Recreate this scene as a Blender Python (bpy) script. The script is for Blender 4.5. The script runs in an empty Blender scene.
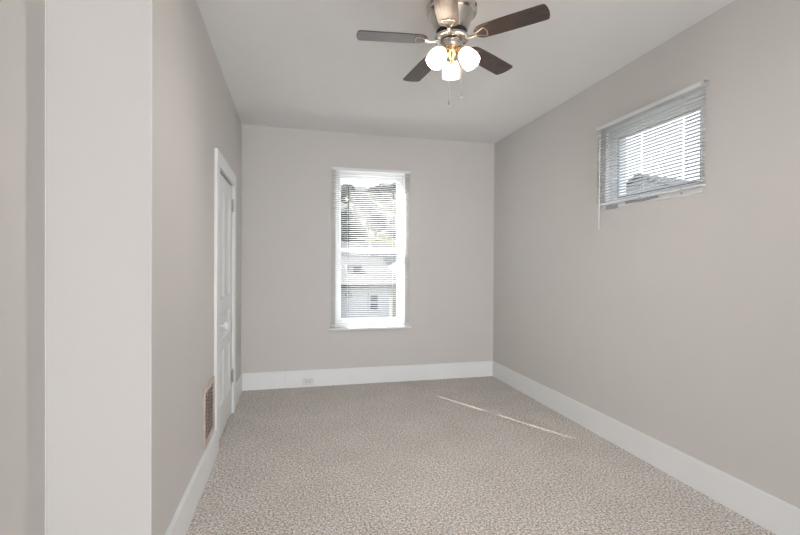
import bpy, bmesh, math, random
from mathutils import Vector, Matrix
random.seed(7)
C = bpy.context.scene.collection
SC = bpy.context.scene
PI = math.pi

# ------------------------------------------------------------------ camera
F_PX, YAW, PITCH, ROLL = 442.862, 0.237521, -0.006273, 0.005128
CAM = Vector((0.5167, -4.8223, 1.3083))
fwd = Vector((math.sin(YAW) * math.cos(PITCH), math.cos(YAW) * math.cos(PITCH), math.sin(PITCH)))
rgt = Vector((math.cos(YAW), -math.sin(YAW), 0))
upv = rgt.cross(fwd)
r2 = rgt * math.cos(ROLL) + upv * math.sin(ROLL)
u2 = -rgt * math.sin(ROLL) + upv * math.cos(ROLL)
cd = bpy.data.cameras.new('camera')
cam = bpy.data.objects.new('camera', cd)
C.objects.link(cam)
cam.matrix_world = Matrix(((r2.x, u2.x, -fwd.x, CAM.x), (r2.y, u2.y, -fwd.y, CAM.y),
                           (r2.z, u2.z, -fwd.z, CAM.z), (0, 0, 0, 1)))
cd.sensor_width = 36.0
cd.lens = F_PX * 36.0 / 800.0
cd.clip_start, cd.clip_end = 0.05, 2000
SC.camera = cam

# ------------------------------------------------------------------ sky, sun, rear fill, exposure
SKY_STRENGTH, SUN_STRENGTH, REAR_POWER, BULB = 2.4, 18.0, 126.0, 680.0
SC.view_settings.view_transform = 'Standard'
SC.view_settings.look = 'None'
SC.view_settings.gamma = 1.0
SC.view_settings.use_curve_mapping = False
SC.view_settings.exposure = 0.64
SUN_DIR = Vector((0.5286, -1.0, -1.112)).normalized()      # the way the sunlight travels
w = bpy.data.worlds.new('sky')
SC.world = w
w.use_nodes = True
nt = w.node_tree
nt.nodes.clear()
wo = nt.nodes.new('ShaderNodeOutputWorld')
bg = nt.nodes.new('ShaderNodeBackground')
sk = nt.nodes.new('ShaderNodeTexSky')
sk.sky_type = 'NISHITA'
sk.sun_disc = False
sk.sun_elevation = math.asin(-SUN_DIR.z)
sk.sun_rotation = math.atan2(-SUN_DIR.x, -SUN_DIR.y)
sk.air_density, sk.dust_density, sk.ozone_density = 1.0, 4.0, 1.0
hz = nt.nodes.new('ShaderNodeMixRGB')                      # a bright, hazy white sky
hz.inputs[0].default_value = 0.8
hz.inputs[2].default_value = (9.0, 9.4, 10.2, 1)
nt.links.new(sk.outputs[0], hz.inputs[1])
nt.links.new(hz.outputs[0], bg.inputs[0])
bg.inputs[1].default_value = 0.11 * SKY_STRENGTH
nt.links.new(bg.outputs[0], wo.inputs[0])

sl = bpy.data.lights.new('sun', 'SUN')
sl.energy = SUN_STRENGTH
sl.angle = math.radians(0.53)
sl.color = (1.0, 0.96, 0.9)
so = bpy.data.objects.new('sun', sl)
C.objects.link(so)
so.rotation_euler = SUN_DIR.to_track_quat('-Z', 'Y').to_euler()
so.location = (-6, 14, 16)


def area(name, loc, direction, sx, sy, power, col):
    d = bpy.data.lights.new(name, 'AREA')
    d.shape = 'RECTANGLE'
    d.size, d.size_y, d.energy, d.color = sx, sy, power, col
    o = bpy.data.objects.new(name, d)
    C.objects.link(o)
    o.location = loc
    o.rotation_euler = Vector(direction).to_track_quat('-Z', 'Y').to_euler()
    return o


# added unseen area light, standing for daylight from an assumed opening behind the camera
area('rear_fill_light', (0.80, -10.8, 0.95), (0, 1, 0.3), 2.0, 1.6, REAR_POWER, (0.95, 0.975, 1.0))

# portals: they give no light of their own, they only steer the sky light through the two windows
for nm, loc, dr, sx, sy in (('portal_tall', (1.355, 0.2, 1.48), (0, -1, 0), 0.80, 1.74), ('portal_high', (3.02, -2.32, 2.035), (-1, 0, 0), 0.84, 0.62)):
    area(nm, loc, dr, sx, sy, 1.0, (1, 1, 1)).data.cycles.is_portal = True

# ------------------------------------------------------------------ sizes
W, H = 2.822, 2.74
YE = -2.985            # where the left wall ends and the room widens
XR = -0.343            # left wall of the wider rear part
YR = -10.5             # rear wall
T = 0.16               # wall thickness


# ------------------------------------------------------------------ materials
def mat(name, col, rough=0.6, metal=0.0, spec=0.5, var=0.0, vscale=8.0, bump=0.0, bscale=200.0, emis=None, coat=0.0):
    m = bpy.data.materials.new(name)
    m.use_nodes = True
    n, l = m.node_tree.nodes, m.node_tree.links
    b = n['Principled BSDF']
    b.inputs['Base Color'].default_value = (*col, 1)
    b.inputs['Roughness'].default_value = rough
    b.inputs['Metallic'].default_value = metal
    b.inputs['Specular IOR Level'].default_value = spec
    b.inputs['Coat Weight'].default_value = coat
    tc = n.new('ShaderNodeTexCoord')
    if var > 0:
        nz = n.new('ShaderNodeTexNoise')
        nz.inputs['Scale'].default_value = vscale
        nz.inputs['Detail'].default_value = 3
        l.new(tc.outputs['Object'], nz.inputs['Vector'])
        rp = n.new('ShaderNodeValToRGB')
        rp.color_ramp.elements[0].position, rp.color_ramp.elements[1].position = 0.3, 0.7
        rp.color_ramp.elements[0].color = (*[c * (1 - var) for c in col], 1)
        rp.color_ramp.elements[1].color = (*[min(1, c * (1 + var)) for c in col], 1)
        l.new(nz.outputs['Fac'], rp.inputs['Fac'])
        l.new(rp.outputs['Color'], b.inputs['Base Color'])
    if bump > 0:
        nb = n.new('ShaderNodeTexNoise')
        nb.inputs['Scale'].default_value = bscale
        nb.inputs['Detail'].default_value = 2
        l.new(tc.outputs['Object'], nb.inputs['Vector'])
        bp = n.new('ShaderNodeBump')
        bp.inputs['Strength'].default_value = bump
        bp.inputs['Distance'].default_value = 0.002
        l.new(nb.outputs['Fac'], bp.inputs['Height'])
        l.new(bp.outputs['Normal'], b.inputs['Normal'])
    if emis:
        b.inputs['Emission Color'].default_value = (*emis[0], 1)
        b.inputs['Emission Strength'].default_value = emis[1]
    return m


M_wall = mat('greige_wall_paint', (0.69, 0.664, 0.64), 0.7, spec=0.25, var=0.008, vscale=3, bump=0.08, bscale=160)
M_ceil = mat('white_ceiling_paint', (0.92, 0.917, 0.91), 0.85, spec=0.2, var=0.008, vscale=2, bump=0.05, bscale=120)
M_trim = mat('white_trim_paint', (0.90, 0.91, 0.91), 0.4, spec=0.4, var=0.01, vscale=4)
M_door = mat('white_door_paint', (0.85, 0.86, 0.86), 0.42, spec=0.4, var=0.01, vscale=5)
M_bead = mat('pale_highlight_and_caulk', (0.75, 0.735, 0.715), 0.5, var=0.01)
M_vinyl = mat('white_window_vinyl', (0.86, 0.87, 0.88), 0.35, spec=0.4, var=0.008)
M_slat = mat('white_blind_slat', (0.74, 0.74, 0.74), 0.4, spec=0.4, var=0.006)
M_cord = mat('white_cord', (0.8, 0.8, 0.79), 0.8, var=0.02, vscale=60)
M_wand = mat('clear_white_wand', (0.80, 0.80, 0.79), 0.15, var=0.01)
M_nickel = mat('brushed_nickel', (0.62, 0.59, 0.55), 0.22, metal=1.0, var=0.04, vscale=40)
M_steel = mat('satin_steel', (0.55, 0.55, 0.55), 0.3, metal=1.0, var=0.04, vscale=40)
M_dark = mat('black_gap_and_reflection', (0.02, 0.02, 0.02), 0.6, var=0.05)
M_brass = mat('warm_brass', (0.72, 0.52, 0.30), 0.25, metal=1.0, var=0.05, vscale=40)
M_socket = mat('dark_socket_slot', (0.12, 0.12, 0.12), 0.5, var=0.05)
M_plate = mat('white_outlet_plastic', (0.80, 0.80, 0.79), 0.35, var=0.01)
M_grille = mat('rosy_tan_grille_metal', (0.64, 0.53, 0.475), 0.5, var=0.06, vscale=30)
M_grille_d = mat('dark_louver_shade', (0.07, 0.045, 0.035), 0.7, var=0.1, vscale=30)
M_grey = mat('grey_hardware_paint', (0.40, 0.40, 0.40), 0.45, var=0.04)
M_gasket = mat('grey_window_gasket', (0.22, 0.23, 0.25), 0.5, var=0.03)


def wood():
    m = bpy.data.materials.new('dark_walnut_blade')
    m.use_nodes = True
    n, l = m.node_tree.nodes, m.node_tree.links
    b = n['Principled BSDF']
    tc = n.new('ShaderNodeTexCoord')
    mp = n.new('ShaderNodeMapping')
    mp.inputs['Scale'].default_value = (5, 75, 20)
    nz = n.new('ShaderNodeTexNoise')
    nz.inputs['Scale'].default_value = 2.2
    nz.inputs['Detail'].default_value = 5
    nz.inputs['Distortion'].default_value = 0.6
    rp = n.new('ShaderNodeValToRGB')
    rp.color_ramp.elements[0].position, rp.color_ramp.elements[1].position = 0.36, 0.66
    rp.color_ramp.elements[0].color = (0.024, 0.014, 0.010, 1)
    rp.color_ramp.elements[1].color = (0.090, 0.052, 0.037, 1)
    l.new(tc.outputs['Object'], mp.inputs['Vector'])
    l.new(mp.outputs['Vector'], nz.inputs['Vector'])
    l.new(nz.outputs['Fac'], rp.inputs['Fac'])
    l.new(rp.outputs['Color'], b.inputs['Base Color'])
    b.inputs['Roughness'].default_value = 0.33
    b.inputs['Specular IOR Level'].default_value = 0.6
    b.inputs['Coat Weight'].default_value = 0.45
    b.inputs['Coat Roughness'].default_value = 0.28
    return m


def carpet():
    m = bpy.data.materials.new('beige_frieze_carpet')
    m.use_nodes = True
    n, l = m.node_tree.nodes, m.node_tree.links
    b = n['Principled BSDF']
    tc = n.new('ShaderNodeTexCoord')

    def noise(scale, detail, rough=0.6):
        z = n.new('ShaderNodeTexNoise')
        z.inputs['Scale'].default_value = scale
        z.inputs['Detail'].default_value = detail
        z.inputs['Roughness'].default_value = rough
        l.new(tc.outputs['Object'], z.inputs['Vector'])
        return z
    fine, big = noise(84, 4, 0.85), noise(2.6, 3)
    vo = n.new('ShaderNodeTexVoronoi')
    vo.inputs['Scale'].default_value = 140
    l.new(tc.outputs['Object'], vo.inputs['Vector'])
    rp = n.new('ShaderNodeValToRGB')
    rp.color_ramp.elements[0].position, rp.color_ramp.elements[1].position = 0.41, 0.58
    rp.color_ramp.elements[0].color = (0.28, 0.25, 0.228, 1)
    rp.color_ramp.elements[1].color = (1.0, 0.95, 0.90, 1)
    l.new(fine.outputs['Fac'], rp.inputs['Fac'])
    r2_ = n.new('ShaderNodeValToRGB')
    r2_.color_ramp.elements[0].position, r2_.color_ramp.elements[1].position = 0.3, 0.7
    r2_.color_ramp.elements[0].color = (0.90, 0.89, 0.88, 1)
    r2_.color_ramp.elements[1].color = (1, 1, 1, 1)
    l.new(big.outputs['Fac'], r2_.inputs['Fac'])
    mx = n.new('ShaderNodeMixRGB')
    mx.blend_type = 'MULTIPLY'
    mx.inputs[0].default_value = 1
    l.new(rp.outputs['Color'], mx.inputs[1])
    l.new(r2_.outputs['Color'], mx.inputs[2])
    l.new(mx.outputs['Color'], b.inputs['Base Color'])
    b.inputs['Roughness'].default_value = 0.95
    b.inputs['Specular IOR Level'].default_value = 0.1
    bp = n.new('ShaderNodeBump')
    bp.inputs['Strength'].default_value = 0.45
    bp.inputs['Distance'].default_value = 0.008
    l.new(vo.outputs['Distance'], bp.inputs['Height'])
    bp.invert = True
    l.new(bp.outputs['Normal'], b.inputs['Normal'])
    return m


def glass():
    m = bpy.data.materials.new('window_glass')
    m.use_nodes = True
    n, l = m.node_tree.nodes, m.node_tree.links
    n.remove(n['Principled BSDF'])
    t = n.new('ShaderNodeBsdfTransparent')
    t.inputs[0].default_value = (0.93, 0.95, 0.95, 1)
    g = n.new('ShaderNodeBsdfGlossy')
    g.inputs['Roughness'].default_value = 0.02
    mx = n.new('ShaderNodeMixShader')
    mx.inputs[0].default_value = 0.02
    l.new(t.outputs[0], mx.inputs[1])
    l.new(g.outputs[0], mx.inputs[2])
    l.new(mx.outputs[0], n['Material Output'].inputs[0])
    return m


def frosted():
    m = bpy.data.materials.new('frosted_lamp_glass')
    m.use_nodes = True
    n, l = m.node_tree.nodes, m.node_tree.links
    n.remove(n['Principled BSDF'])
    t = n.new('ShaderNodeBsdfTranslucent')
    t.inputs[0].default_value = (0.95, 0.88, 0.80, 1)
    d = n.new('ShaderNodeBsdfDiffuse')
    d.inputs[0].default_value = (0.88, 0.84, 0.80, 1)
    g = n.new('ShaderNodeBsdfGlossy')
    g.inputs['Roughness'].default_value = 0.12
    a = n.new('ShaderNodeMixShader')
    a.inputs[0].default_value = 0.68
    c = n.new('ShaderNodeMixShader')
    c.inputs[0].default_value = 0.05
    l.new(d.outputs[0], a.inputs[1])
    l.new(t.outputs[0], a.inputs[2])
    l.new(a.outputs[0], c.inputs[1])
    l.new(g.outputs[0], c.inputs[2])
    e = n.new('ShaderNodeEmission')
    e.inputs[0].default_value = (1.0, 0.86, 0.70, 1)
    e.inputs[1].default_value = 0.2
    s = n.new('ShaderNodeAddShader')
    l.new(c.outputs[0], s.inputs[0])
    l.new(e.outputs[0], s.inputs[1])
    l.new(s.outputs[0], n['Material Output'].inputs[0])
    return m


M_wood, M_carpet, M_glass, M_frost = wood(), carpet(), glass(), frosted()
M_bulb = mat('lit_bulb', (1, 0.9, 0.8), 0.5, emis=((1.0, 0.965, 0.93), BULB))


# ------------------------------------------------------------------ mesh helpers
def box(bm, x0, x1, y0, y1, z0, z1):
    v = [bm.verts.new((x, y, z)) for x in (x0, x1) for y in (y0, y1) for z in (z0, z1)]
    for f in ((0, 1, 3, 2), (4, 6, 7, 5), (0, 4, 5, 1), (2, 3, 7, 6), (0, 2, 6, 4), (1, 5, 7, 3)):
        bm.faces.new([v[i] for i in f])


def boxc(bm, c, s, mtx=None):
    n0 = len(bm.verts)
    box(bm, c[0] - s[0] / 2, c[0] + s[0] / 2, c[1] - s[1] / 2, c[1] + s[1] / 2, c[2] - s[2] / 2, c[2] + s[2] / 2)
    if mtx:
        bm.verts.ensure_lookup_table()
        for v in bm.verts[n0:]:
            v.co = mtx @ v.co


def lathe(bm, prof, n=40, mtx=None, close=False):
    """prof: (radius, z) along the outline."""
    rings = []
    for r, z in prof:
        if r < 1e-6:
            p = Vector((0, 0, z))
            rings.append([bm.verts.new(mtx @ p if mtx else p)])
        else:
            ring = []
            for i in range(n):
                a = 2 * PI * i / n
                p = Vector((r * math.cos(a), r * math.sin(a), z))
                ring.append(bm.verts.new(mtx @ p if mtx else p))
            rings.append(ring)
    pairs = list(zip(rings, rings[1:]))
    if close:
        pairs.append((rings[-1], rings[0]))
    for a, b in pairs:
        for i in range(n):
            j = (i + 1) % n
            if len(a) == 1 and len(b) == 1:
                continue
            if len(a) == 1:
                bm.faces.new((a[0], b[i], b[j]))
            elif len(b) == 1:
                bm.faces.new((a[i], a[j], b[0]))
            else:
                bm.faces.new((a[i], a[j], b[j], b[i]))


def tube(bm, pts, r, n=10):
    pts = [Vector(p) for p in pts]
    rings = []
    for k, p in enumerate(pts):
        d = (pts[min(k + 1, len(pts) - 1)] - pts[max(k - 1, 0)]).normalized()
        ref = Vector((0, 0, 1)) if abs(d.z) < 0.9 else Vector((1, 0, 0))
        u = d.cross(ref).normalized()
        v = d.cross(u)
        rr = r[k] if isinstance(r, (list, tuple)) else r
        rings.append([bm.verts.new(p + (u * math.cos(2 * PI * i / n) + v * math.sin(2 * PI * i / n)) * rr) for i in range(n)])
    for a, b in zip(rings, rings[1:]):
        for i in range(n):
            j = (i + 1) % n
            bm.faces.new((a[i], a[j], b[j], b[i]))
    bm.faces.new(rings[0])
    bm.faces.new(rings[-1])


def prism(bm, outline, z0, z1, mtx=None):
    a = [Vector((x, y, z0)) for x, y in outline]
    b = [Vector((x, y, z1)) for x, y in outline]
    if mtx:
        a, b = [mtx @ p for p in a], [mtx @ p for p in b]
    a, b = [bm.verts.new(p) for p in a], [bm.verts.new(p) for p in b]
    bm.faces.new(a[::-1])
    bm.faces.new(b)
    n = len(a)
    for i in range(n):
        j = (i + 1) % n
        bm.faces.new((a[i], a[j], b[j], b[i]))


def obj(name, bm, m, parent=None, smooth=False, bevel=0.0, bseg=2):
    bmesh.ops.recalc_face_normals(bm, faces=bm.faces)
    me = bpy.data.meshes.new(name)
    bm.to_mesh(me)
    bm.free()
    o = bpy.data.objects.new(name, me)
    C.objects.link(o)
    me.materials.append(m)
    if smooth:
        for p in me.polygons:
            p.use_smooth = True
        es = o.modifiers.new('edges', 'EDGE_SPLIT')
        es.split_angle = math.radians(38)
    if bevel:
        b = o.modifiers.new('bevel', 'BEVEL')
        b.width, b.segments, b.limit_method = bevel, bseg, 'ANGLE'
    if parent:
        o.parent = parent
    return o


def empty(name, loc=(0, 0, 0), kind=None):
    o = bpy.data.objects.new(name, None)
    C.objects.link(o)
    o.location = loc
    o.empty_display_size = 0.05
    if kind:
        o['kind'] = kind
    return o


def tag(o, label, cat, group=None):
    o['label'], o['category'] = label, cat
    if group:
        o['group'] = group
    return o


def struct(name, bm, m, bevel=0.0, parent=None):
    o = obj(name, bm, m, parent, bevel=bevel)
    o['kind'] = 'structure'
    return o


def local(o, root):
    """Parent o (built in room coordinates) to root and keep it where it is."""
    o.parent = root
    o.matrix_parent_inverse = Matrix.Translation(root.location).inverted()
    return o


# ------------------------------------------------------------------ room shell
bm = bmesh.new()
box(bm, XR - T, W + T, YR - T, T, -0.1, 0.0)
struct('floor', bm, M_carpet)
bm = bmesh.new()
box(bm, XR - T, W + T, YR - T, T, H, H + 0.12)
struct('ceiling', bm, M_ceil)


def wall_with_hole(name, axis, a0, a1, t0, t1, hole, m=M_wall):
    """axis 'x': the wall runs along x and t is its y range; hole = (h0, h1, z0, z1)."""
    h0, h1, z0, z1 = hole
    bm = bmesh.new()
    for (p0, p1, q0, q1) in ((a0, h0, 0, H), (h1, a1, 0, H), (h0, h1, 0, z0), (h0, h1, z1, H)):
        if p1 - p0 < 1e-4 or q1 - q0 < 1e-4:
            continue
        if axis == 'x':
            box(bm, p0, p1, t0, t1, q0, q1)
        else:
            box(bm, t0, t1, p0, p1, q0, q1)
    return struct(name, bm, m)


BX0, BX1, BZ0, BZ1 = 0.962, 1.745, 0.622, 2.335          # opening in the back wall
RY0, RY1, RZ0, RZ1 = -2.735, -1.905, 1.735, 2.335        # opening in the right wall
DY0, DY1, DZ = -1.512, -0.722, 1.990                     # doorway in the left wall
wall_with_hole('wall_back', 'x', -T, W + T, 0, T, (BX0, BX1, BZ0, BZ1))
wall_with_hole('wall_right', 'y', YR, 0, W, W + T, (RY0, RY1, RZ0, RZ1))
wall_with_hole('wall_left', 'y', YE, 0, -T, 0, (DY0, DY1, 0, DZ))
bm = bmesh.new()
box(bm, XR, -T, YE, YE + T, 0, H)
struct('wall_left_return', bm, M_wall)
wall_with_hole('wall_left_rear', 'y', YR, YE + T, XR - T, XR, (-6.5, -6.5, 0, 2.1))
wall_with_hole('wall_rear', 'x', XR - T, W + T, YR - T, YR, (-0.25, 1.85, 0.12, 2.25))  # unseen opening added to let the rear fill in
# unseen box added behind the door to block sun leaking under it
bm = bmesh.new()
box(bm, -0.95, -0.90, -1.95, -0.25, 0, 2.4)
box(bm, -0.90, -T, -1.95, -1.90, 0, 2.4)
box(bm, -0.90, -T, -0.30, -0.25, 0, 2.4)
box(bm, -0.90, -T, -1.90, -0.30, 2.35, 2.4)
box(bm, -0.90, XR - T, -1.90, -0.30, -0.05, 0)
struct('wall_sun_block', bm, M_wall)
# outside corner bead, its paler paint standing for the edge highlight, caulk line in the inside corner
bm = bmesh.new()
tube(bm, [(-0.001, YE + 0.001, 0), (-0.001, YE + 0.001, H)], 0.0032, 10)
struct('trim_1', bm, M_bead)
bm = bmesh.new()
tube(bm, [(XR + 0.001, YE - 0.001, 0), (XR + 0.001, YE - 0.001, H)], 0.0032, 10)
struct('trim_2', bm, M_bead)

# ------------------------------------------------------------------ baseboards
HB = 0.179


def board(name, x0, x1, y0, y1, h=HB):
    bm = bmesh.new()
    box(bm, x0, x1, y0, y1, 0, h)
    return struct(name, bm, M_trim, bevel=0.003)


bm = bmesh.new()
box(bm, 0.0, 0.4395, -0.012, 0, 0, HB)
box(bm, 0.441, W, -0.012, 0, 0, HB)
struct('baseboard_back', bm, M_trim, bevel=0.002)
board('baseboard_right', W - 0.012, W, YR, -0.012)
board('baseboard_left', 0, 0.022, YE, DY0 - 0.115)
board('baseboard_left_far', 0, 0.014, DY1 + 0.115, -0.012)
board('baseboard_left_return', XR, 0.022, YE - 0.018, YE)
bm = bmesh.new()
box(bm, XR, XR + 0.018, YR, YE - 0.018, 0, HB)
struct('baseboard_left_rear', bm, M_trim, bevel=0.003)

# ------------------------------------------------------------------ door in the left wall
# casing
bm = bmesh.new()
CW = 0.115
box(bm, 0, 0.021, DY0 - CW, DY0, 0, DZ)
box(bm, 0, 0.021, DY1, DY1 + CW, 0, DZ)
box(bm, 0, 0.023, DY0 - CW, DY1 + CW, DZ, DZ + 0.10)
struct('trim_3', bm, M_trim, bevel=0.004)
# jamb lining
bm = bmesh.new()
box(bm, -T, -0.002, DY0, DY0 + 0.016, 0, DZ)
box(bm, -T, -0.002, DY1 - 0.016, DY1, 0, DZ)
box(bm, -T, -0.055, DY0 + 0.016, DY1 - 0.016, DZ - 0.016, DZ)
struct('trim_4', bm, M_trim)

door = empty('door_1', (0, DY1 - 0.02, 0), 'structure')
dy0, dy1, dzb, dzt = DY0 + 0.0195, DY1 - 0.0195, 0.016, DZ - 0.018
DX0, DX1 = -0.038, 0.0
SW = 0.105
ym = (dy0 + dy1) / 2
bm = bmesh.new()
box(bm, DX0, DX1, dy0, dy0 + SW, dzb, dzt)
box(bm, DX0, DX1, dy1 - SW, dy1, dzb, dzt)
rails = [(dzb, 0.25), (0.645, 0.745), (0.93, 1.05), (dzt - 0.11, dzt)]
for z0, z1 in rails:
    box(bm, DX0, DX1, dy0 + SW, dy1 - SW, z0, z1)
for z0, z1 in ((0.25, 0.645), (1.05, dzt - 0.11)):
    box(bm, DX0, DX1, ym - 0.05, ym + 0.05, z0, z1)
local(obj('door_frame', bm, M_door, bevel=0.003), door)
pan = [(dy0 + SW, ym - 0.05, 0.25, 0.645), (ym + 0.05, dy1 - SW, 0.25, 0.645),
       (dy0 + SW, dy1 - SW, 0.745, 0.93),
       (dy0 + SW, ym - 0.05, 1.05, dzt - 0.11), (ym + 0.05, dy1 - SW, 1.05, dzt - 0.11)]
for y0, y1, z0, z1 in pan:
    bm = bmesh.new()
    box(bm, DX0 + 0.006, DX1 - 0.018, y0 - 0.004, y1 + 0.004, z0 - 0.004, z1 + 0.004)
    # sloped moulding round the panel
    m_ = 0.02
    outer = [(y0, z0), (y1, z0), (y1, z1), (y0, z1)]
    inner = [(y0 + m_, z0 + m_), (y1 - m_, z0 + m_), (y1 - m_, z1 - m_), (y0 + m_, z1 - m_)]
    ov = [bm.verts.new((DX1 - 0.005, y, z)) for y, z in outer]
    iv = [bm.verts.new((DX1 - 0.017, y, z)) for y, z in inner]
    bv = [bm.verts.new((DX1 - 0.019, y, z)) for y, z in outer]
    for i in range(4):
        j = (i + 1) % 4
        bm.faces.new((ov[i], ov[j], iv[j], iv[i]))
        bm.faces.new((bv[i], bv[j], ov[j], ov[i]))
    local(obj('door_panel', bm, M_door), door)
# knob on the stile away from the hinges
KY, KZ = -1.44, 0.862
bm = bmesh.new()
mk = Matrix.Translation((DX1, KY, KZ)) @ Matrix.Rotation(PI / 2, 4, 'Y')
lathe(bm, [(0, 0), (0.030, 0), (0.030, 0.003), (0.024, 0.007), (0.010, 0.009), (0.009, 0.03), (0.013, 0.036),
           (0.026, 0.043), (0.029, 0.052), (0.026, 0.062), (0.014, 0.068), (0, 0.069)], 28, mk)
kn = local(obj('door_knob', bm, M_door, smooth=True), door)
kn['label'] = 'white painted round knob'
for hz_ in (0.33, 1.81):
    bm = bmesh.new()
    hy = DY1 - 0.012
    box(bm, 0.0005, 0.0035, hy - 0.04, hy - 0.004, hz_ - 0.05, hz_ + 0.05)
    for k in range(5):
        mk = Matrix.Translation((0.012, hy, hz_ - 0.05 + k * 0.0202))
        lathe(bm, [(0, 0), (0.0075, 0), (0.0075, 0.019), (0, 0.019)], 14, mk)
    mk = Matrix.Translation((0.012, hy, hz_ + 0.051))
    lathe(bm, [(0, 0), (0.005, 0), (0.006, 0.006), (0.003, 0.011), (0, 0.012)], 12, mk)
    hg = local(obj('hinge', bm, M_steel, smooth=True), door)
    hg['label'] = 'silver butt hinge'

# ------------------------------------------------------------------ return-air grille on the left wall
VY0, VY1, VZ0, VZ1 = -1.985, -1.645, 0.195, 0.555
vent = empty('wall_vent', (0, (VY0 + VY1) / 2, VZ0))
tag(vent, 'rosy tan louvered air return grille on the left wall beside the white door', 'vent')
bm = bmesh.new()
fw = 0.036
for a in ((VY0, VY0 + fw, VZ0, VZ1), (VY1 - fw, VY1, VZ0, VZ1), (VY0 + fw, VY1 - fw, VZ0, VZ0 + fw), (VY0 + fw, VY1 - fw, VZ1 - fw, VZ1)):
    box(bm, 0.0, 0.010, *a)
local(obj('frame', bm, M_grille, bevel=0.003), vent)
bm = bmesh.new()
box(bm, 0.0, 0.0015, VY0 + fw, VY1 - fw, VZ0 + fw, VZ1 - fw)  # dark sheet on the wall face, coloured as the shade between louvers
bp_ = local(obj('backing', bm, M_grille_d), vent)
bp_['label'] = 'dark sheet for the shade behind the louvers'
nl = 12
for k in range(nl):
    z = VZ0 + fw + (VZ1 - VZ0 - 2 * fw) * (k + 0.5) / nl
    bm = bmesh.new()
    boxc(bm, (0, 0, 0), (0.012, VY1 - VY0 - 2 * fw, 0.0022))
    mk = Matrix.Translation((0.0065, (VY0 + VY1) / 2, z)) @ Matrix.Rotation(math.radians(-35), 4, 'Y')
    bm.transform(mk)
    local(obj('louver', bm, M_grille), vent)
bm = bmesh.new()
for k in (1, 2):
    y = VY0 + fw + (VY1 - VY0 - 2 * fw) * k / 3
    box(bm, 0.0018, 0.004, y - 0.003, y + 0.003, VZ0 + fw, VZ1 - fw)
local(obj('vertical_bars', bm, M_grille), vent)
for z in (VZ0 + 0.018, VZ1 - 0.018):
    bm = bmesh.new()
    lathe(bm, [(0, 0.0035), (0.004, 0.003), (0.006, 0), (0, 0)], 14,
          Matrix.Translation((0.010, (VY0 + VY1) / 2, z)) @ Matrix.Rotation(PI / 2, 4, 'Y'))
    local(obj('screw', bm, M_steel, smooth=True), vent)

# ------------------------------------------------------------------ power outlet in the back baseboard
ox, oz = 0.680, 0.060
outl = empty('power_outlet', (ox, -0.012, oz - 0.035))
tag(outl, 'white sideways wall outlet set into the back baseboard left of the window', 'outlet')
bm = bmesh.new()
box(bm, ox - 0.0575, ox + 0.0575, -0.021, -0.012, oz - 0.035, oz + 0.035)
local(obj('cover_plate', bm, M_plate, bevel=0.003), outl)
for s in (-1, 1):
    bm = bmesh.new()
    pts = [(0.0165 * math.cos(a) * 1.0, 0.0165 * max(-0.8, min(0.8, math.sin(a)))) for a in [2 * PI * i / 24 for i in range(24)]]
    prism(bm, pts, 0, 0.002, Matrix.Translation((ox + s * 0.0195, -0.021, oz)) @ Matrix.Rotation(PI / 2, 4, 'X'))
    rc = local(obj('receptacle', bm, M_plate), outl)
    bm = bmesh.new()
    for dz in (-0.0065, 0.0065):
        box(bm, ox + s * 0.0195 - 0.004, ox + s * 0.0195 + 0.004, -0.0234, -0.0229, oz + dz - 0.002, oz + dz + 0.002)
    boxc(bm, (ox + s * 0.0195 - s * 0.009, -0.0231, oz), (0.004, 0.0004, 0.004))
    sl_ = obj('socket_slots', bm, M_socket, rc)
bm = bmesh.new()
lathe(bm, [(0, 0.0012), (0.003, 0.001), (0.0035, 0), (0, 0)], 12, Matrix.Translation((ox, -0.021, oz)) @ Matrix.Rotation(PI / 2, 4, 'X'))
local(obj('screw', bm, M_steel, smooth=True), outl)

# ------------------------------------------------------------------ window in the back wall
win = empty('window_1', ((BX0 + BX1) / 2, 0.1, BZ0), 'structure')


def ring(bm, x0, x1, z0, z1, wl, wr, wb, wt, y0, y1):
    box(bm, x0, x0 + wl, y0, y1, z0, z1)
    box(bm, x1 - wr, x1, y0, y1, z0, z1)
    box(bm, x0 + wl, x1 - wr, y0, y1, z0, z0 + wb)
    box(bm, x0 + wl, x1 - wr, y0, y1, z1 - wt, z1)


bm = bmesh.new()
ring(bm, BX0, BX1, BZ0, BZ1, 0.012, 0.012, 0.012, 0.012, 0.0, T + 0.01)        # jamb lining
ring(bm, BX0 + 0.012, BX1 - 0.012, BZ0 + 0.012, BZ1 - 0.012, 0.02, 0.02, 0.02, 0.02, 0.075, T + 0.01)
local(obj('window_frame', bm, M_vinyl, bevel=0.002), win)
MZ = 1.468
for nm, z0, z1, y0, wb, wt in (('lower_sash', BZ0 + 0.032, MZ + 0.022, 0.08, 0.05, 0.045), ('upper_sash', MZ - 0.022, BZ1 - 0.032, 0.118, 0.045, 0.032)):
    bm = bmesh.new()
    x0, x1 = BX0 + 0.032, BX1 - 0.032
    ring(bm, x0, x1, z0, z1, 0.04, 0.04, wb, wt, y0, y0 + 0.034)
    sash = local(obj(nm, bm, M_vinyl, bevel=0.003), win)
    bm = bmesh.new()
    box(bm, x0 + 0.038, x1 - 0.038, y0 + 0.014, y0 + 0.018, z0 + wb - 0.002, z1 - wt + 0.002)
    p = obj('pane', bm, M_glass, sash)
bm = bmesh.new()
boxc(bm, (1.353, 0.083, MZ + 0.028), (0.055, 0.02, 0.012))
tube(bm, [(1.345, 0.076, MZ + 0.036), (1.375, 0.07, MZ + 0.038)], 0.004, 8)
local(obj('sash_lock', bm, M_vinyl, bevel=0.002), win)
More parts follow.
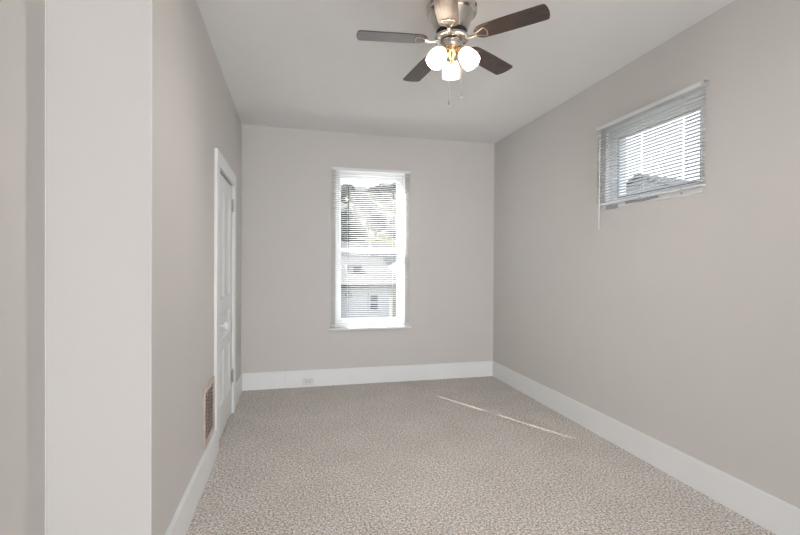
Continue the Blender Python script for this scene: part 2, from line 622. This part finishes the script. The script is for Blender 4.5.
# stool below the window
bm = bmesh.new()
box(bm, 0.897, 1.812, -0.042, 0.0, 0.597, 0.619)
box(bm, BX0 + 0.0005, BX1 - 0.0005, 0.0, 0.0795, 0.6225, 0.632)
local(obj('window_sill', bm, M_trim, bevel=0.004), win)


# ------------------------------------------------------------------ mini blinds
def slat_profile(depth, tilt, crown=0.0022, n=5, th=0.0005, t0=-0.5, t1=0.5):
    top, bot = [], []
    ct, st = math.cos(tilt), math.sin(tilt)
    for k in range(n + 1):
        s = t0 + (t1 - t0) * k / n
        a, b = s * depth, crown * (1 - 4 * s * s)
        top.append((a * ct - (b + th) * st, a * st + (b + th) * ct))
        bot.append((a * ct - b * st, a * st + b * ct))
    return top + bot[::-1]


def slat_piece(bm, prof, u0, u1, y, z, mapf):
    a = [bm.verts.new(mapf(u0, y + d, z + h)) for d, h in prof]
    b = [bm.verts.new(mapf(u1, y + d, z + h)) for d, h in prof]
    n = len(prof)
    bm.faces.new(a)
    bm.faces.new(b[::-1])
    for i in range(n):
        j = (i + 1) % n
        bm.faces.new((a[i], b[i], b[j], a[j]))


def blind(name, label, mapf, root_loc, u0, u1, ztop, zbot, cords, wand_u, wand_len, tilt, depth=0.0255, pitch=0.0213, ext=0.008, hh=0.026, wand_d=-0.034):
    """mapf(u, d, z) places a point: u along the window, d out from the wall plane (negative = into the room)."""
    root = empty(name, root_loc)
    tag(root, label, 'blind', 'white mini blinds')
    dc = -0.022
    m3 = lambda p: mapf(*p)

    def bxl(bm, a0, a1, d0, d1, z0, z1):
        n0 = len(bm.verts)
        box(bm, a0, a1, d0, d1, z0, z1)
        bm.verts.ensure_lookup_table()
        for v in bm.verts[n0:]:
            v.co = Vector(mapf(v.co.x, v.co.y, v.co.z))
    # headrail: a U of bent metal with end caps
    bm = bmesh.new()
    bxl(bm, u0 - ext, u1 + ext, -0.038, -0.0365, ztop - hh, ztop)
    bxl(bm, u0 - ext, u1 + ext, -0.0365, -0.0015, ztop - hh, ztop - hh + 0.0015)
    bxl(bm, u0 - ext, u1 + ext, -0.0015, 0.0, ztop - hh, ztop)
    head = local(obj('headrail', bm, M_vinyl), root)
    for e0, e1 in ((u0 - ext - 0.002, u0 - ext + 0.018), (u1 + ext - 0.018, u1 + ext + 0.002)):
        bm = bmesh.new()
        bxl(bm, e0, e1, -0.040, -0.0385, ztop - hh - 0.002, ztop + 0.002)
        bxl(bm, e0, e1, -0.040, 0.0, ztop + 0.0005, ztop + 0.002)
        e = obj('end_bracket', bm, M_slat, head)
    # slats
    bm = bmesh.new()
    n = int((ztop - hh - zbot - 0.016) / pitch)
    full = slat_profile(depth, tilt)
    hw, hd = 0.0044, 0.43
    front = slat_profile(depth, tilt, n=2, t0=-0.5, t1=-hd)
    rear = slat_profile(depth, tilt, n=2, t0=hd, t1=0.5)
    for k in range(n):
        z = zbot + 0.016 + pitch * (k + 0.35)
        cuts = [u0] + [c for q in cords for c in (q - hw, q + hw)] + [u1]
        for a, b in zip(cuts[0::2], cuts[1::2]):
            slat_piece(bm, full, a, b, dc, z, mapf)
        for q in cords:                                    # route hole: only the two edges carry on
            slat_piece(bm, front, q - hw, q + hw, dc, z, mapf)
            slat_piece(bm, rear, q - hw, q + hw, dc, z, mapf)
    local(obj('slats', bm, M_slat), root)
    # bottom rail
    bm = bmesh.new()
    bxl(bm, u0 - 0.004, u1 + 0.004, dc - 0.013, dc + 0.013, zbot, zbot + 0.013)
    rail = local(obj('bottom_rail', bm, M_vinyl, bevel=0.003), root)
    for q in cords:
        bm = bmesh.new()
        bxl(bm, q - 0.008, q + 0.008, dc - 0.0150, dc - 0.0125, zbot + 0.002, zbot + 0.016)
        e = obj('cord_clip', bm, M_slat, rail)
    for q in cords:
        bm = bmesh.new()
        for d in (dc - depth / 2 - 0.0012, dc + depth / 2 + 0.0012):
            tube(bm, [m3((q - 0.0075, d, zbot + 0.01)), m3((q - 0.0075, d, ztop - hh + 0.002))], 0.0007, 6)
        local(obj('ladder_cord', bm, M_cord), root)
    bm = bmesh.new()
    zt = ztop - hh - 0.004
    tube(bm, [m3((wand_u, wand_d + 0.006, zt + 0.012)), m3((wand_u, wand_d - 0.004, zt)), m3((wand_u, wand_d - 0.005, zt - 0.03))], 0.0018, 8)
    tube(bm, [m3((wand_u, wand_d - 0.005, zt - 0.025)), m3((wand_u, wand_d - 0.008, zt - wand_len))],  0.0042, 6)
    local(obj('tilt_wand', bm, M_wand, smooth=True), root)
    return root


blind('window_blind', 'white mini blind with open slats over the tall double-hung window in the back wall',
      lambda u, d, z: Vector((u, d, z)), (1.355, -0.02, 2.355), 0.920, 1.788, 2.352, 0.642,
      (1.10, 1.605), 0.992, 0.78, math.radians(-10))
# on the right wall u runs along +y and d is measured from the wall face
blind('window_blind', 'white mini blind with long wand over the small high window in the right wall',
      lambda u, d, z: Vector((W + d, u, z)), (W - 0.02, -2.3, 2.375), -2.765, -1.856, 2.368, 1.765,
      (-2.625, -2.296, -1.965), -1.90, 0.755, math.radians(-13))

# ------------------------------------------------------------------ small high window in the right wall
win2 = empty('window_2', (W + 0.1, (RY0 + RY1) / 2, RZ0), 'structure')


def ringy(bm, y0, y1, z0, z1, wa, wb_, wbot, wtop, x0, x1):
    box(bm, x0, x1, y0, y0 + wa, z0, z1)
    box(bm, x0, x1, y1 - wb_, y1, z0, z1)
    box(bm, x0, x1, y0 + wa, y1 - wb_, z0, z0 + wbot)
    box(bm, x0, x1, y0 + wa, y1 - wb_, z1 - wtop, z1)


bm = bmesh.new()
ringy(bm, RY0, RY1, RZ0, RZ1, 0.012, 0.012, 0.012, 0.012, W, W + T + 0.01)
ringy(bm, RY0 + 0.012, RY1 - 0.012, RZ0 + 0.012, RZ1 - 0.012, 0.018, 0.018, 0.035, 0.03, W + 0.045, W + T + 0.01)
local(obj('window_frame', bm, M_vinyl, bevel=0.002), win2)
bm = bmesh.new()
ringy(bm, RY0 + 0.03, RY1 - 0.03, RZ0 + 0.047, RZ1 - 0.042, 0.035, 0.035, 0.035, 0.035, W + 0.062, W + 0.1)
sash = local(obj('sash', bm, M_vinyl, bevel=0.002), win2)
bm = bmesh.new()
ringy(bm, RY0 + 0.064, RY1 - 0.064, RZ0 + 0.081, RZ1 - 0.076, 0.007, 0.007, 0.005, 0.005, W + 0.060, W + 0.074)
g = obj('gasket', bm, M_gasket, sash)
bm = bmesh.new()
box(bm, W + 0.078, W + 0.082, RY0 + 0.063, RY1 - 0.063, RZ0 + 0.08, RZ1 - 0.075)
p = obj('pane', bm, M_glass, sash)
# crank handle and two dark stops under the blind
bm = bmesh.new()
tube(bm, [(W - 0.008, -2.16, RZ0 + 0.022), (W - 0.014, -2.20, RZ0 + 0.020), (W - 0.016, -2.31, RZ0 + 0.016), (W - 0.012, -2.43, RZ0 + 0.022)], [0.007, 0.008, 0.007, 0.006], 10)
boxc(bm, (W + 0.012, -2.17, RZ0 + 0.022), (0.055, 0.06, 0.018))
ck = local(obj('crank_handle', bm, M_grey, bevel=0.002), win2)
ck['label'] = 'grey metal crank handle'
bm = bmesh.new()
box(bm, W - 0.011, W + 0.03, -2.06, -1.93, RZ0 - 0.004, RZ0 + 0.024)
bk = local(obj('stop_block', bm, M_grey, bevel=0.003), win2)
bk['label'] = 'grey metal stop at the corner'
bm = bmesh.new()
lathe(bm, [(0, 0.006), (0.007, 0.005), (0.009, 0), (0, 0)], 14, Matrix.Translation((W - 0.001, -2.60, RZ0 + 0.018)) @ Matrix.Rotation(-PI / 2, 4, 'Y'))
local(obj('screw', bm, M_steel, smooth=True), win2)
# thin painted ledge the frame sits on
bm = bmesh.new()
box(bm, W - 0.006, W + 0.044, RY0 + 0.001, RY1 - 0.001, RZ0 + 0.001, RZ0 + 0.034)
local(obj('window_ledge', bm, M_vinyl, bevel=0.003), win2)

# ------------------------------------------------------------------ ceiling fan with light kit
FX, FY = 1.362, -2.508
fan = empty('ceiling_fan', (FX, FY, H))
tag(fan, 'brushed nickel hugger ceiling fan with five dark walnut blades and three lit bell shades', 'ceiling fan')


def fanpart(name, bm, m, parent=None, smooth=True, bevel=0.0):
    return obj(name, bm, m, parent or fan, smooth=smooth, bevel=bevel)


bm = bmesh.new()
lathe(bm, [(0, 0), (0.118, 0), (0.134, -0.006), (0.138, -0.014), (0.138, -0.047), (0.133, -0.055), (0.122, -0.060), (0.110, -0.085),
           (0.100, -0.112), (0.093, -0.135), (0.086, -0.15), (0.0, -0.15)], 56)
hous = fanpart('motor_housing', bm, M_nickel)
for k in range(6):  # dark ovals painted as reflections on the nickel ring
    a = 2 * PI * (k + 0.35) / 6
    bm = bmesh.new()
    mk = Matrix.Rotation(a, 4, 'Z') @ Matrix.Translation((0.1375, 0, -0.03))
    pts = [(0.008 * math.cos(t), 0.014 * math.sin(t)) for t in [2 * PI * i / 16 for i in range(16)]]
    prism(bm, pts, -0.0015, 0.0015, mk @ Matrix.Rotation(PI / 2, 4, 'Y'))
    vs = fanpart('reflection_spot', bm, M_dark, hous, smooth=False)
bm = bmesh.new()
lathe(bm, [(0, -0.15), (0.076, -0.15), (0.081, -0.160), (0.081, -0.177), (0.0, -0.177)], 48)
fanpart('motor_gap', bm, M_dark)
bm = bmesh.new()
lathe(bm, [(0, -0.176), (0.090, -0.176), (0.094, -0.180), (0.094, -0.192), (0.088, -0.197), (0.068, -0.199), (0, -0.199)], 48)
fanpart('flywheel', bm, M_nickel)
bm = bmesh.new()
lathe(bm, [(0, -0.198), (0.050, -0.199), (0.054, -0.202), (0.060, -0.205), (0.062, -0.211), (0.062, -0.232), (0.058, -0.240), (0.046, -0.244), (0.0, -0.246)], 48)
sw = fanpart('switch_housing', bm, M_nickel)
bm = bmesh.new()
lathe(bm, [(0, -0.243), (0.036, -0.244), (0.040, -0.252), (0.038, -0.264), (0.028, -0.280), (0.016, -0.292), (0.011, -0.304), (0.013, -0.314), (0.007, -0.324), (0, -0.326)], 36)
fanpart('light_fitter', bm, M_brass)

# blades
BR0, BR1 = 0.132, 0.512
outline = []
for k in range(9):
    t = PI / 2 + PI * k / 8
    outline.append((BR0 + 0.05 + 0.05 * math.cos(t), 0.055 * math.sin(t)))
tip = [(BR1 - 0.012, -0.062), (BR1 - 0.004, -0.059), (BR1 + 0.001, -0.052), (BR1 + 0.007, -0.03), (BR1 + 0.010, 0.0),
       (BR1 + 0.007, 0.03), (BR1 + 0.001, 0.052), (BR1 - 0.004, 0.059), (BR1 - 0.012, 0.062)]
outline += [(BR0 + 0.12, -0.059), (BR0 + 0.22, -0.061)] + tip + [(BR0 + 0.22, 0.061), (BR0 + 0.12, 0.059)]
PHASE, TILT = math.radians(-43.1), -0.056
ZB = -0.195
for k in range(5):
    a = PHASE + k * 2 * PI / 5
    slope = TILT * math.sin(a)                      # the fan hangs a little out of level
    base = Matrix.Rotation(a, 4, 'Z') @ Matrix.Rotation(-math.atan(slope), 4, 'Y')
    pit = Matrix.Rotation(math.radians(-6), 4, 'X')
    bm = bmesh.new()
    prism(bm, outline, -0.003, 0.003)
    b = fanpart('blade', bm, M_wood, smooth=False, bevel=0.0012)
    b.matrix_local = Matrix.Translation((0, 0, ZB)) @ base @ pit
    # blade iron: arm and pointed medallion, below the blade
    bm = bmesh.new()
    tube(bm, [(0.075, 0, -0.002), (0.098, 0, -0.012), (0.12, 0, -0.014), (0.148, 0, -0.0095)], [0.010, 0.009, 0.0085, 0.009], 10)
    prism(bm, [(0.135, -0.010), (0.188, -0.038), (0.200, -0.034), (0.207, 0.0), (0.200, 0.034), (0.188, 0.038), (0.135, 0.010)], -0.0075, -0.0032)
    ir = obj('blade_iron', bm, M_nickel, b, smooth=False, bevel=0.0015)
    bm = bmesh.new()
    prism(bm, [(0.147, -0.008), (0.186, -0.029), (0.195, -0.025), (0.199, 0.0), (0.195, 0.025), (0.186, 0.029), (0.147, 0.008)], -0.0082, -0.0076)
    md = obj('medallion_inlay', bm, M_wood, b, smooth=False)

# three arms, shades and bulbs
for k, ang in enumerate((70, 203, 313)):
    a = math.radians(ang)
    out = Vector((math.cos(a), math.sin(a), 0))
    tilt = math.radians(36)
    axis = (out * math.sin(tilt) + Vector((0, 0, -math.cos(tilt)))).normalized()
    neck = out * 0.062 + Vector((0, 0, -0.262))
    bm = bmesh.new()
    tube(bm, [out * 0.025 + Vector((0, 0, -0.254)), out * 0.045 + Vector((0, 0, -0.250)), neck - axis * 0.004, neck + axis * 0.012], [0.008, 0.009, 0.012, 0.02], 14)
    arm = fanpart('lamp_arm', bm, M_brass)
    rot = axis.to_track_quat('Z', 'Y').to_matrix().to_4x4()
    mk = Matrix.Translation(neck) @ rot
    bm = bmesh.new()
    lathe(bm, [(0.019, 0), (0.026, 0.004), (0.027, 0.018), (0.022, 0.022), (0.019, 0.02)], 28, mk, close=True)
    obj('socket_collar', bm, M_nickel, arm, smooth=True)
    bm = bmesh.new()
    outer = [(0.023, 0.012), (0.032, 0.018), (0.041, 0.032), (0.0465, 0.050), (0.050, 0.070), (0.0505, 0.090), (0.0495, 0.108)]
    inner = [(r - 0.003, z) for r, z in outer]
    lathe(bm, outer + inner[::-1], 36, mk, close=True)
    sh = fanpart('lamp_shade', bm, M_frost)
    sh['label'] = 'frosted white bell glass shade, lit'
    bm = bmesh.new()
    prof = [(0, 0.026)] + [(0.026 * math.sin(t) * (1 if t > 1.2 else 0.75), 0.066 - 0.03 * math.cos(t)) for t in [PI * i / 12 for i in range(1, 12)]] + [(0, 0.096)]
    lathe(bm, prof, 24, mk)
    obj('bulb', bm, M_bulb, sh, smooth=True)
# pull chains
for (x, y, z0, z1) in ((0.010, 0.0605, -0.22, -0.53), (0.058, 0.008, -0.22, -0.50)):
    bm = bmesh.new()
    pts = [(x * 0.95, y * 0.95, z0), (x * 1.08, y * 1.08, z0 - 0.012), (x * 1.1, y * 1.1, z0 - 0.03), (x * 1.1, y * 1.1, z1 + 0.03)]
    tube(bm, pts, 0.0011, 6)
    nb = 44
    for i in range(nb):
        t = (i + 0.5) / nb
        mk = Matrix.Translation((x * 1.1, y * 1.1, z0 - 0.03 + (z1 + 0.03 - z0 + 0.03) * t))
        lathe(bm, [(0, -0.0018), (0.0018, 0), (0, 0.0018)], 6, mk)
    ch = fanpart('pull_chain', bm, M_nickel)
    bm = bmesh.new()
    lathe(bm, [(0, 0.034), (0.0025, 0.033), (0.003, 0.024), (0.0055, 0.012), (0.0065, 0.005), (0.005, 0.0), (0, -0.001)], 16,
          Matrix.Translation((x * 1.1, y * 1.1, z1)))
    obj('chain_fob', bm, M_nickel, ch, smooth=True)

# ------------------------------------------------------------------ outside: ground, hillside, houses, trees
GZ = -4.2
M_grass = mat('dry_grass', (0.0330, 0.0358, 0.0193), 0.95, var=0.35, vscale=0.25)
M_hill = mat('wooded_hillside', (0.0275, 0.0308, 0.0198), 0.95, var=0.45, vscale=0.09)
M_siding = mat('white_siding', (0.2310, 0.2365, 0.2420), 0.6, var=0.02)
M_shingle = mat('grey_shingles', (0.0248, 0.0253, 0.0275), 0.8, var=0.2, vscale=5)
M_roofb = mat('blue_grey_roof', (0.0303, 0.0330, 0.0385), 0.8, var=0.12, vscale=4)
M_pane = mat('dark_house_window', (0.0440, 0.0495, 0.0550), 0.15, var=0.05)
M_tan = mat('tan_stucco', (0.1650, 0.1513, 0.1320), 0.8, var=0.04)
M_brick = mat('pale_brick', (0.1210, 0.0963, 0.0853), 0.85, var=0.12, vscale=6)
M_leaf_d = mat('dark_leaves', (0.0165, 0.0248, 0.0143), 0.9, var=0.45, vscale=1.2)
M_leaf_y = mat('yellow_green_leaves', (0.1100, 0.1073, 0.0358), 0.9, var=0.3, vscale=1.0)
M_leaf_m = mat('mid_green_leaves', (0.0330, 0.0440, 0.0220), 0.9, var=0.4, vscale=1.0)
M_bark = mat('brown_bark', (0.0880, 0.0660, 0.0495), 0.9, var=0.2, vscale=6)
M_conc = mat('pale_wood_pole', (0.2750, 0.2585, 0.2365), 0.9, var=0.1, vscale=4)

M_bounce = mat('pale_bounce_slab', (0.22, 0.213, 0.205), 0.9, var=0.05, vscale=1.5)
bm = bmesh.new()
box(bm, -14, 18, 0.7, 11.4, GZ, GZ + 0.05)  # unseen pale slab added to bounce sunlight up to the ceiling
struct('ground_bounce', bm, M_bounce)
bm = bmesh.new()
box(bm, -60, 90, 0.6, 75, GZ - 0.3, GZ)
box(bm, 3.4, 90, -60, 0.6, GZ - 0.3, GZ)
struct('ground', bm, M_grass)


def hill_z(x, y):
    t = max(0.0, min(1.0, (y - 60) / 110))
    s = t * t * (3 - 2 * t)
    return GZ + s * (31 + 4.0 * math.tanh((x - 30) / 14) + 1.8 * math.sin(x * 0.11) + 1.0 * math.sin(x * 0.31 + 1.0))


bm = bmesh.new()
nx, ny = 110, 44
grid = [[bm.verts.new((-60 + 170 * i / nx, 58 + 130 * j / ny, hill_z(-60 + 170 * i / nx, 58 + 130 * j / ny) - 0.05 + random.uniform(-.25, .25))) for i in range(nx + 1)] for j in range(ny + 1)]
for j in range(ny):
    for i in range(nx):
        bm.faces.new((grid[j][i], grid[j][i + 1], grid[j + 1][i + 1], grid[j + 1][i]))
o = struct('hillside', bm, M_hill)


def house(name, label, x, y, z, wx, wy, hh, roof_h, mw, mr, wins, ridge='x', rot=0.0, group=None, over=0.4):
    """wins: (x0, x1, z0, z1) on the face towards the room, in the house's own frame."""
    root = empty(name, (x, y, z))
    root.rotation_euler.z = rot
    tag(root, label, 'house', group)
    bm = bmesh.new()
    box(bm, -wx / 2, wx / 2, 0, wy, 0, hh)
    if ridge == 'y':
        a = [bm.verts.new((px, py, pz)) for py in (0, wy) for px, pz in ((-wx / 2, hh), (wx / 2, hh), (0, hh + roof_h))]
        bm.faces.new(a[:3])
        bm.faces.new(a[3:])
    else:
        a = [bm.verts.new((px, py, pz)) for px in (-wx / 2, wx / 2) for py, pz in ((0, hh), (wy, hh), (wy / 2, hh + roof_h))]
        bm.faces.new(a[:3])
        bm.faces.new(a[3:])
    obj('house_walls', bm, mw, root)
    bm = bmesh.new()
    t = 0.14
    if ridge == 'x':
        k = roof_h / (wy / 2)
        pr = [(-over, hh - over * k), (wy / 2, hh + roof_h), (wy + over, hh - over * k), (wy + over, hh - over * k + t), (wy / 2, hh + roof_h + t), (-over, hh - over * k + t)]
        a = [bm.verts.new((-wx / 2 - over, p_, q)) for p_, q in pr]
        b = [bm.verts.new((wx / 2 + over, p_, q)) for p_, q in pr]
    else:
        k = roof_h / (wx / 2)
        pr = [(-wx / 2 - over, hh - over * k), (0, hh + roof_h), (wx / 2 + over, hh - over * k), (wx / 2 + over, hh - over * k + t), (0, hh + roof_h + t), (-wx / 2 - over, hh - over * k + t)]
        a = [bm.verts.new((p_, -over, q)) for p_, q in pr]
        b = [bm.verts.new((p_, wy + over, q)) for p_, q in pr]
    for i in range(6):
        j = (i + 1) % 6
        bm.faces.new((a[i], a[j], b[j], b[i]))
    for s in (a, b):
        bm.faces.new((s[0], s[1], s[4], s[5]))
        bm.faces.new((s[1], s[2], s[3], s[4]))
    obj('roof', bm, mr, root)
    for (x0, x1, z0, z1) in wins:
        bm = bmesh.new()
        f_ = 0.07
        for q in ((x0 - f_, x0, z0 - f_, z1 + f_), (x1, x1 + f_, z0 - f_, z1 + f_), (x0, x1, z0 - f_, z0), (x0, x1, z1, z1 + f_), (x0, x1, (z0 + z1) / 2 - .02, (z0 + z1) / 2 + .02)):
            box(bm, q[0], q[1], -0.06, 0.0, q[2], q[3])
        wf = obj('house_window', bm, M_siding, root)
        bm = bmesh.new()
        box(bm, x0, x1, -0.03, 0.0, z0, z1)
        obj('pane', bm, M_pane, wf)
    return root


# the near white-sided neighbour: eave just below eye level, roof rising away
h1 = house('house', 'white-sided neighbouring house with low grey roof close behind the tall window', 0.55, 11.5, GZ, 7.0, 7.0, 4.75, 0.95, M_siding, M_shingle,
           [(2.78, 3.06, 3.82, 4.37)], 'x')
# clapboard courses, a round wall vent and a white roof dormer
bm = bmesh.new()
for k in range(24):
    z = 0.4 + k * 0.18
    box(bm, -3.5, 2.70, -0.022, 0.0, z, z + 0.165)
    box(bm, 3.14, 3.5, -0.022, 0.0, z, z + 0.165)
    if z + 0.165 < 3.74:
        box(bm, 2.70, 3.14, -0.022, 0.0, z, z + 0.165)
obj('clapboards', bm, M_siding, h1)
bm = bmesh.new()
lathe(bm, [(0, 0.05), (0.10, 0.04), (0.13, 0), (0, 0)], 20, Matrix.Translation((1.97, -0.02, 4.4)) @ Matrix.Rotation(PI / 2, 4, 'X'))
obj('wall_vent_cap', bm, M_tan, h1, smooth=True)
bm = bmesh.new()
box(bm, 2.05, 2.65, 1.2, 2.7, 5.0, 5.48)
dm = obj('dormer', bm, M_siding, h1)
bm = bmesh.new()
box(bm, 2.32, 2.60, 1.17, 1.2, 5.2, 5.42)
obj('dormer_window', bm, M_pane, dm)
# a second house behind it, gable to the right, with pale dormer
h2 = house('house', 'tan house with a wide grey roof standing behind the white-sided house', 2.4, 31, GZ, 13, 8, 4.8, 2.6, M_tan, M_roofb,
           [(-1.2, -0.2, 2.9, 4.1), (1.9, 2.9, 2.9, 4.1)], 'x')
house('house', 'pale narrow house with dark porch openings right of the white-sided house', 8.3, 21, GZ, 4.0, 6, 4.6, 1.2, M_tan, M_shingle,
      [(-1.55, -1.0, 3.6, 4.6), (-1.6, -0.6, 2.2, 3.1)], 'y')


def on_hill(u, dist, sink=0.3):
    """a spot on the hillside in the direction of x = u at the back wall, dist metres behind it."""
    y = dist
    x = CAM.x + (u - CAM.x) * (y - CAM.y) / (0 - CAM.y)
    return x, y, hill_z(x, y) - sink


for u, dist, wx, hh, rh, mw, mr, lab, rg in (
        (1.19, 150, 7.0, 3.6, 1.5, M_siding, M_roofb, 'white hillside house with long low roof near the skyline left of centre', 'x'),
        (1.42, 160, 6, 5.0, 1.4, M_tan, M_shingle, 'tan two-storey hillside house at the centre of the skyline', 'y'),
        (1.60, 170, 9, 5.2, 1.6, M_brick, M_roofb, 'pale brick hillside house highest on the right of the skyline', 'x'),
        (1.30, 126, 6, 3.5, 1.6, M_tan, M_shingle, 'tan hillside cottage halfway up the slope among dark trees', 'y'),
        (1.53, 114, 7, 4.0, 1.7, M_siding, M_shingle, 'white hillside house halfway up the slope above the yellow tree', 'x')):
    x, y, z = on_hill(u, dist)
    house('house', lab, x, y, z, wx, 7, hh, rh, mw, mr, [(-wx * .32, -wx * .12, hh * .45, hh * .8), (wx * .12, wx * .32, hh * .45, hh * .8)], rg, group='houses on the hillside')


def tree(name, label, cat, loc, r, hgt, m, seed, group):
    rnd = random.Random(seed)
    root = empty(name, loc)
    tag(root, label, cat, group)
    bm = bmesh.new()
    tube(bm, [(0, 0, -0.5), (0.05 * r, 0, hgt * .35), (0, 0.04 * r, hgt * .7)], [0.09 * r, 0.07 * r, 0.03 * r], 8)
    obj('trunk', bm, M_bark, root)
    bm = bmesh.new()
    for k in range(16):
        a, e = rnd.uniform(0, 2 * PI), rnd.uniform(-0.5, 1.0)
        c = Vector((math.cos(a) * r * .55 * math.cos(e), math.sin(a) * r * .55 * math.cos(e), hgt * .62 + e * hgt * .26))
        s = r * rnd.uniform(.34, .52)
        g_ = bmesh.ops.create_icosphere(bm, subdivisions=2, radius=s, matrix=Matrix.Translation(c))
        for v in g_['verts']:
            v.co += (v.co - c).normalized() * rnd.uniform(-.22, .22) * s
    obj('crown', bm, m, root)
    return root


for i, (u, dist, r, hg, m, lab) in enumerate((
        (1.07, 106, 3.4, 9, M_leaf_d, 'dark green tree at the left edge of the hillside'),
        (1.16, 97, 3.4, 8, M_leaf_d, 'dark green rounded tree left of the utility pole'),
        (1.26, 80, 3.0, 7, M_leaf_m, 'mid green tree just left of the utility pole'),
        (1.46, 88, 3.2, 7.5, M_leaf_y, 'yellow-green bushy tree just right of the utility pole'),
        (1.62, 78, 3.2, 7.5, M_leaf_y, 'yellow-green bushy tree at the right edge of the hillside'),
        (1.40, 105, 3.0, 7, M_leaf_m, 'mid green tree higher on the slope at centre'),
        (1.10, 134, 3.6, 8, M_leaf_d, 'dark tree near the skyline at far left'),
        (1.66, 140, 3.6, 8, M_leaf_m, 'mid green tree near the skyline at far right'),
        (1.36, 142, 3.0, 5, M_leaf_d, 'small dark tree between the two skyline houses'))):
    x, y, z = on_hill(u, dist, 0.1)
    tree('tree', lab, 'tree', (x, y, z), r, hg, m, i, 'trees on the hillside')
# utility pole between the houses
pole = empty('utility_pole', (4.64, 19.4, GZ))
tag(pole, 'pale wooden utility pole standing behind the white-sided house', 'pole')
bm = bmesh.new()
tube(bm, [(0, 0, 0), (0, 0, 7.4)], [0.11, 0.08], 12)
obj('shaft', bm, M_conc, pole, smooth=True)
bm = bmesh.new()
box(bm, -0.7, 0.7, -0.05, 0.05, 6.9, 7.0)
obj('crossarm', bm, M_conc, pole)
# rooftops low beyond the small window
house('house', 'distant pale house whose roof shows low through the small high window', 22, 4, GZ, 12, 9, 8.3, 2.2, M_siding, M_roofb, [], 'y', rot=-PI / 2 + 0.2, over=0.3)
house('house', 'distant grey-roofed house left of the pale one beyond the small window', 18.6, 15.2, GZ, 9, 9, 8.0, 2.3, M_siding, M_roofb, [], 'y', rot=-PI / 2 + 0.2, over=0.3)
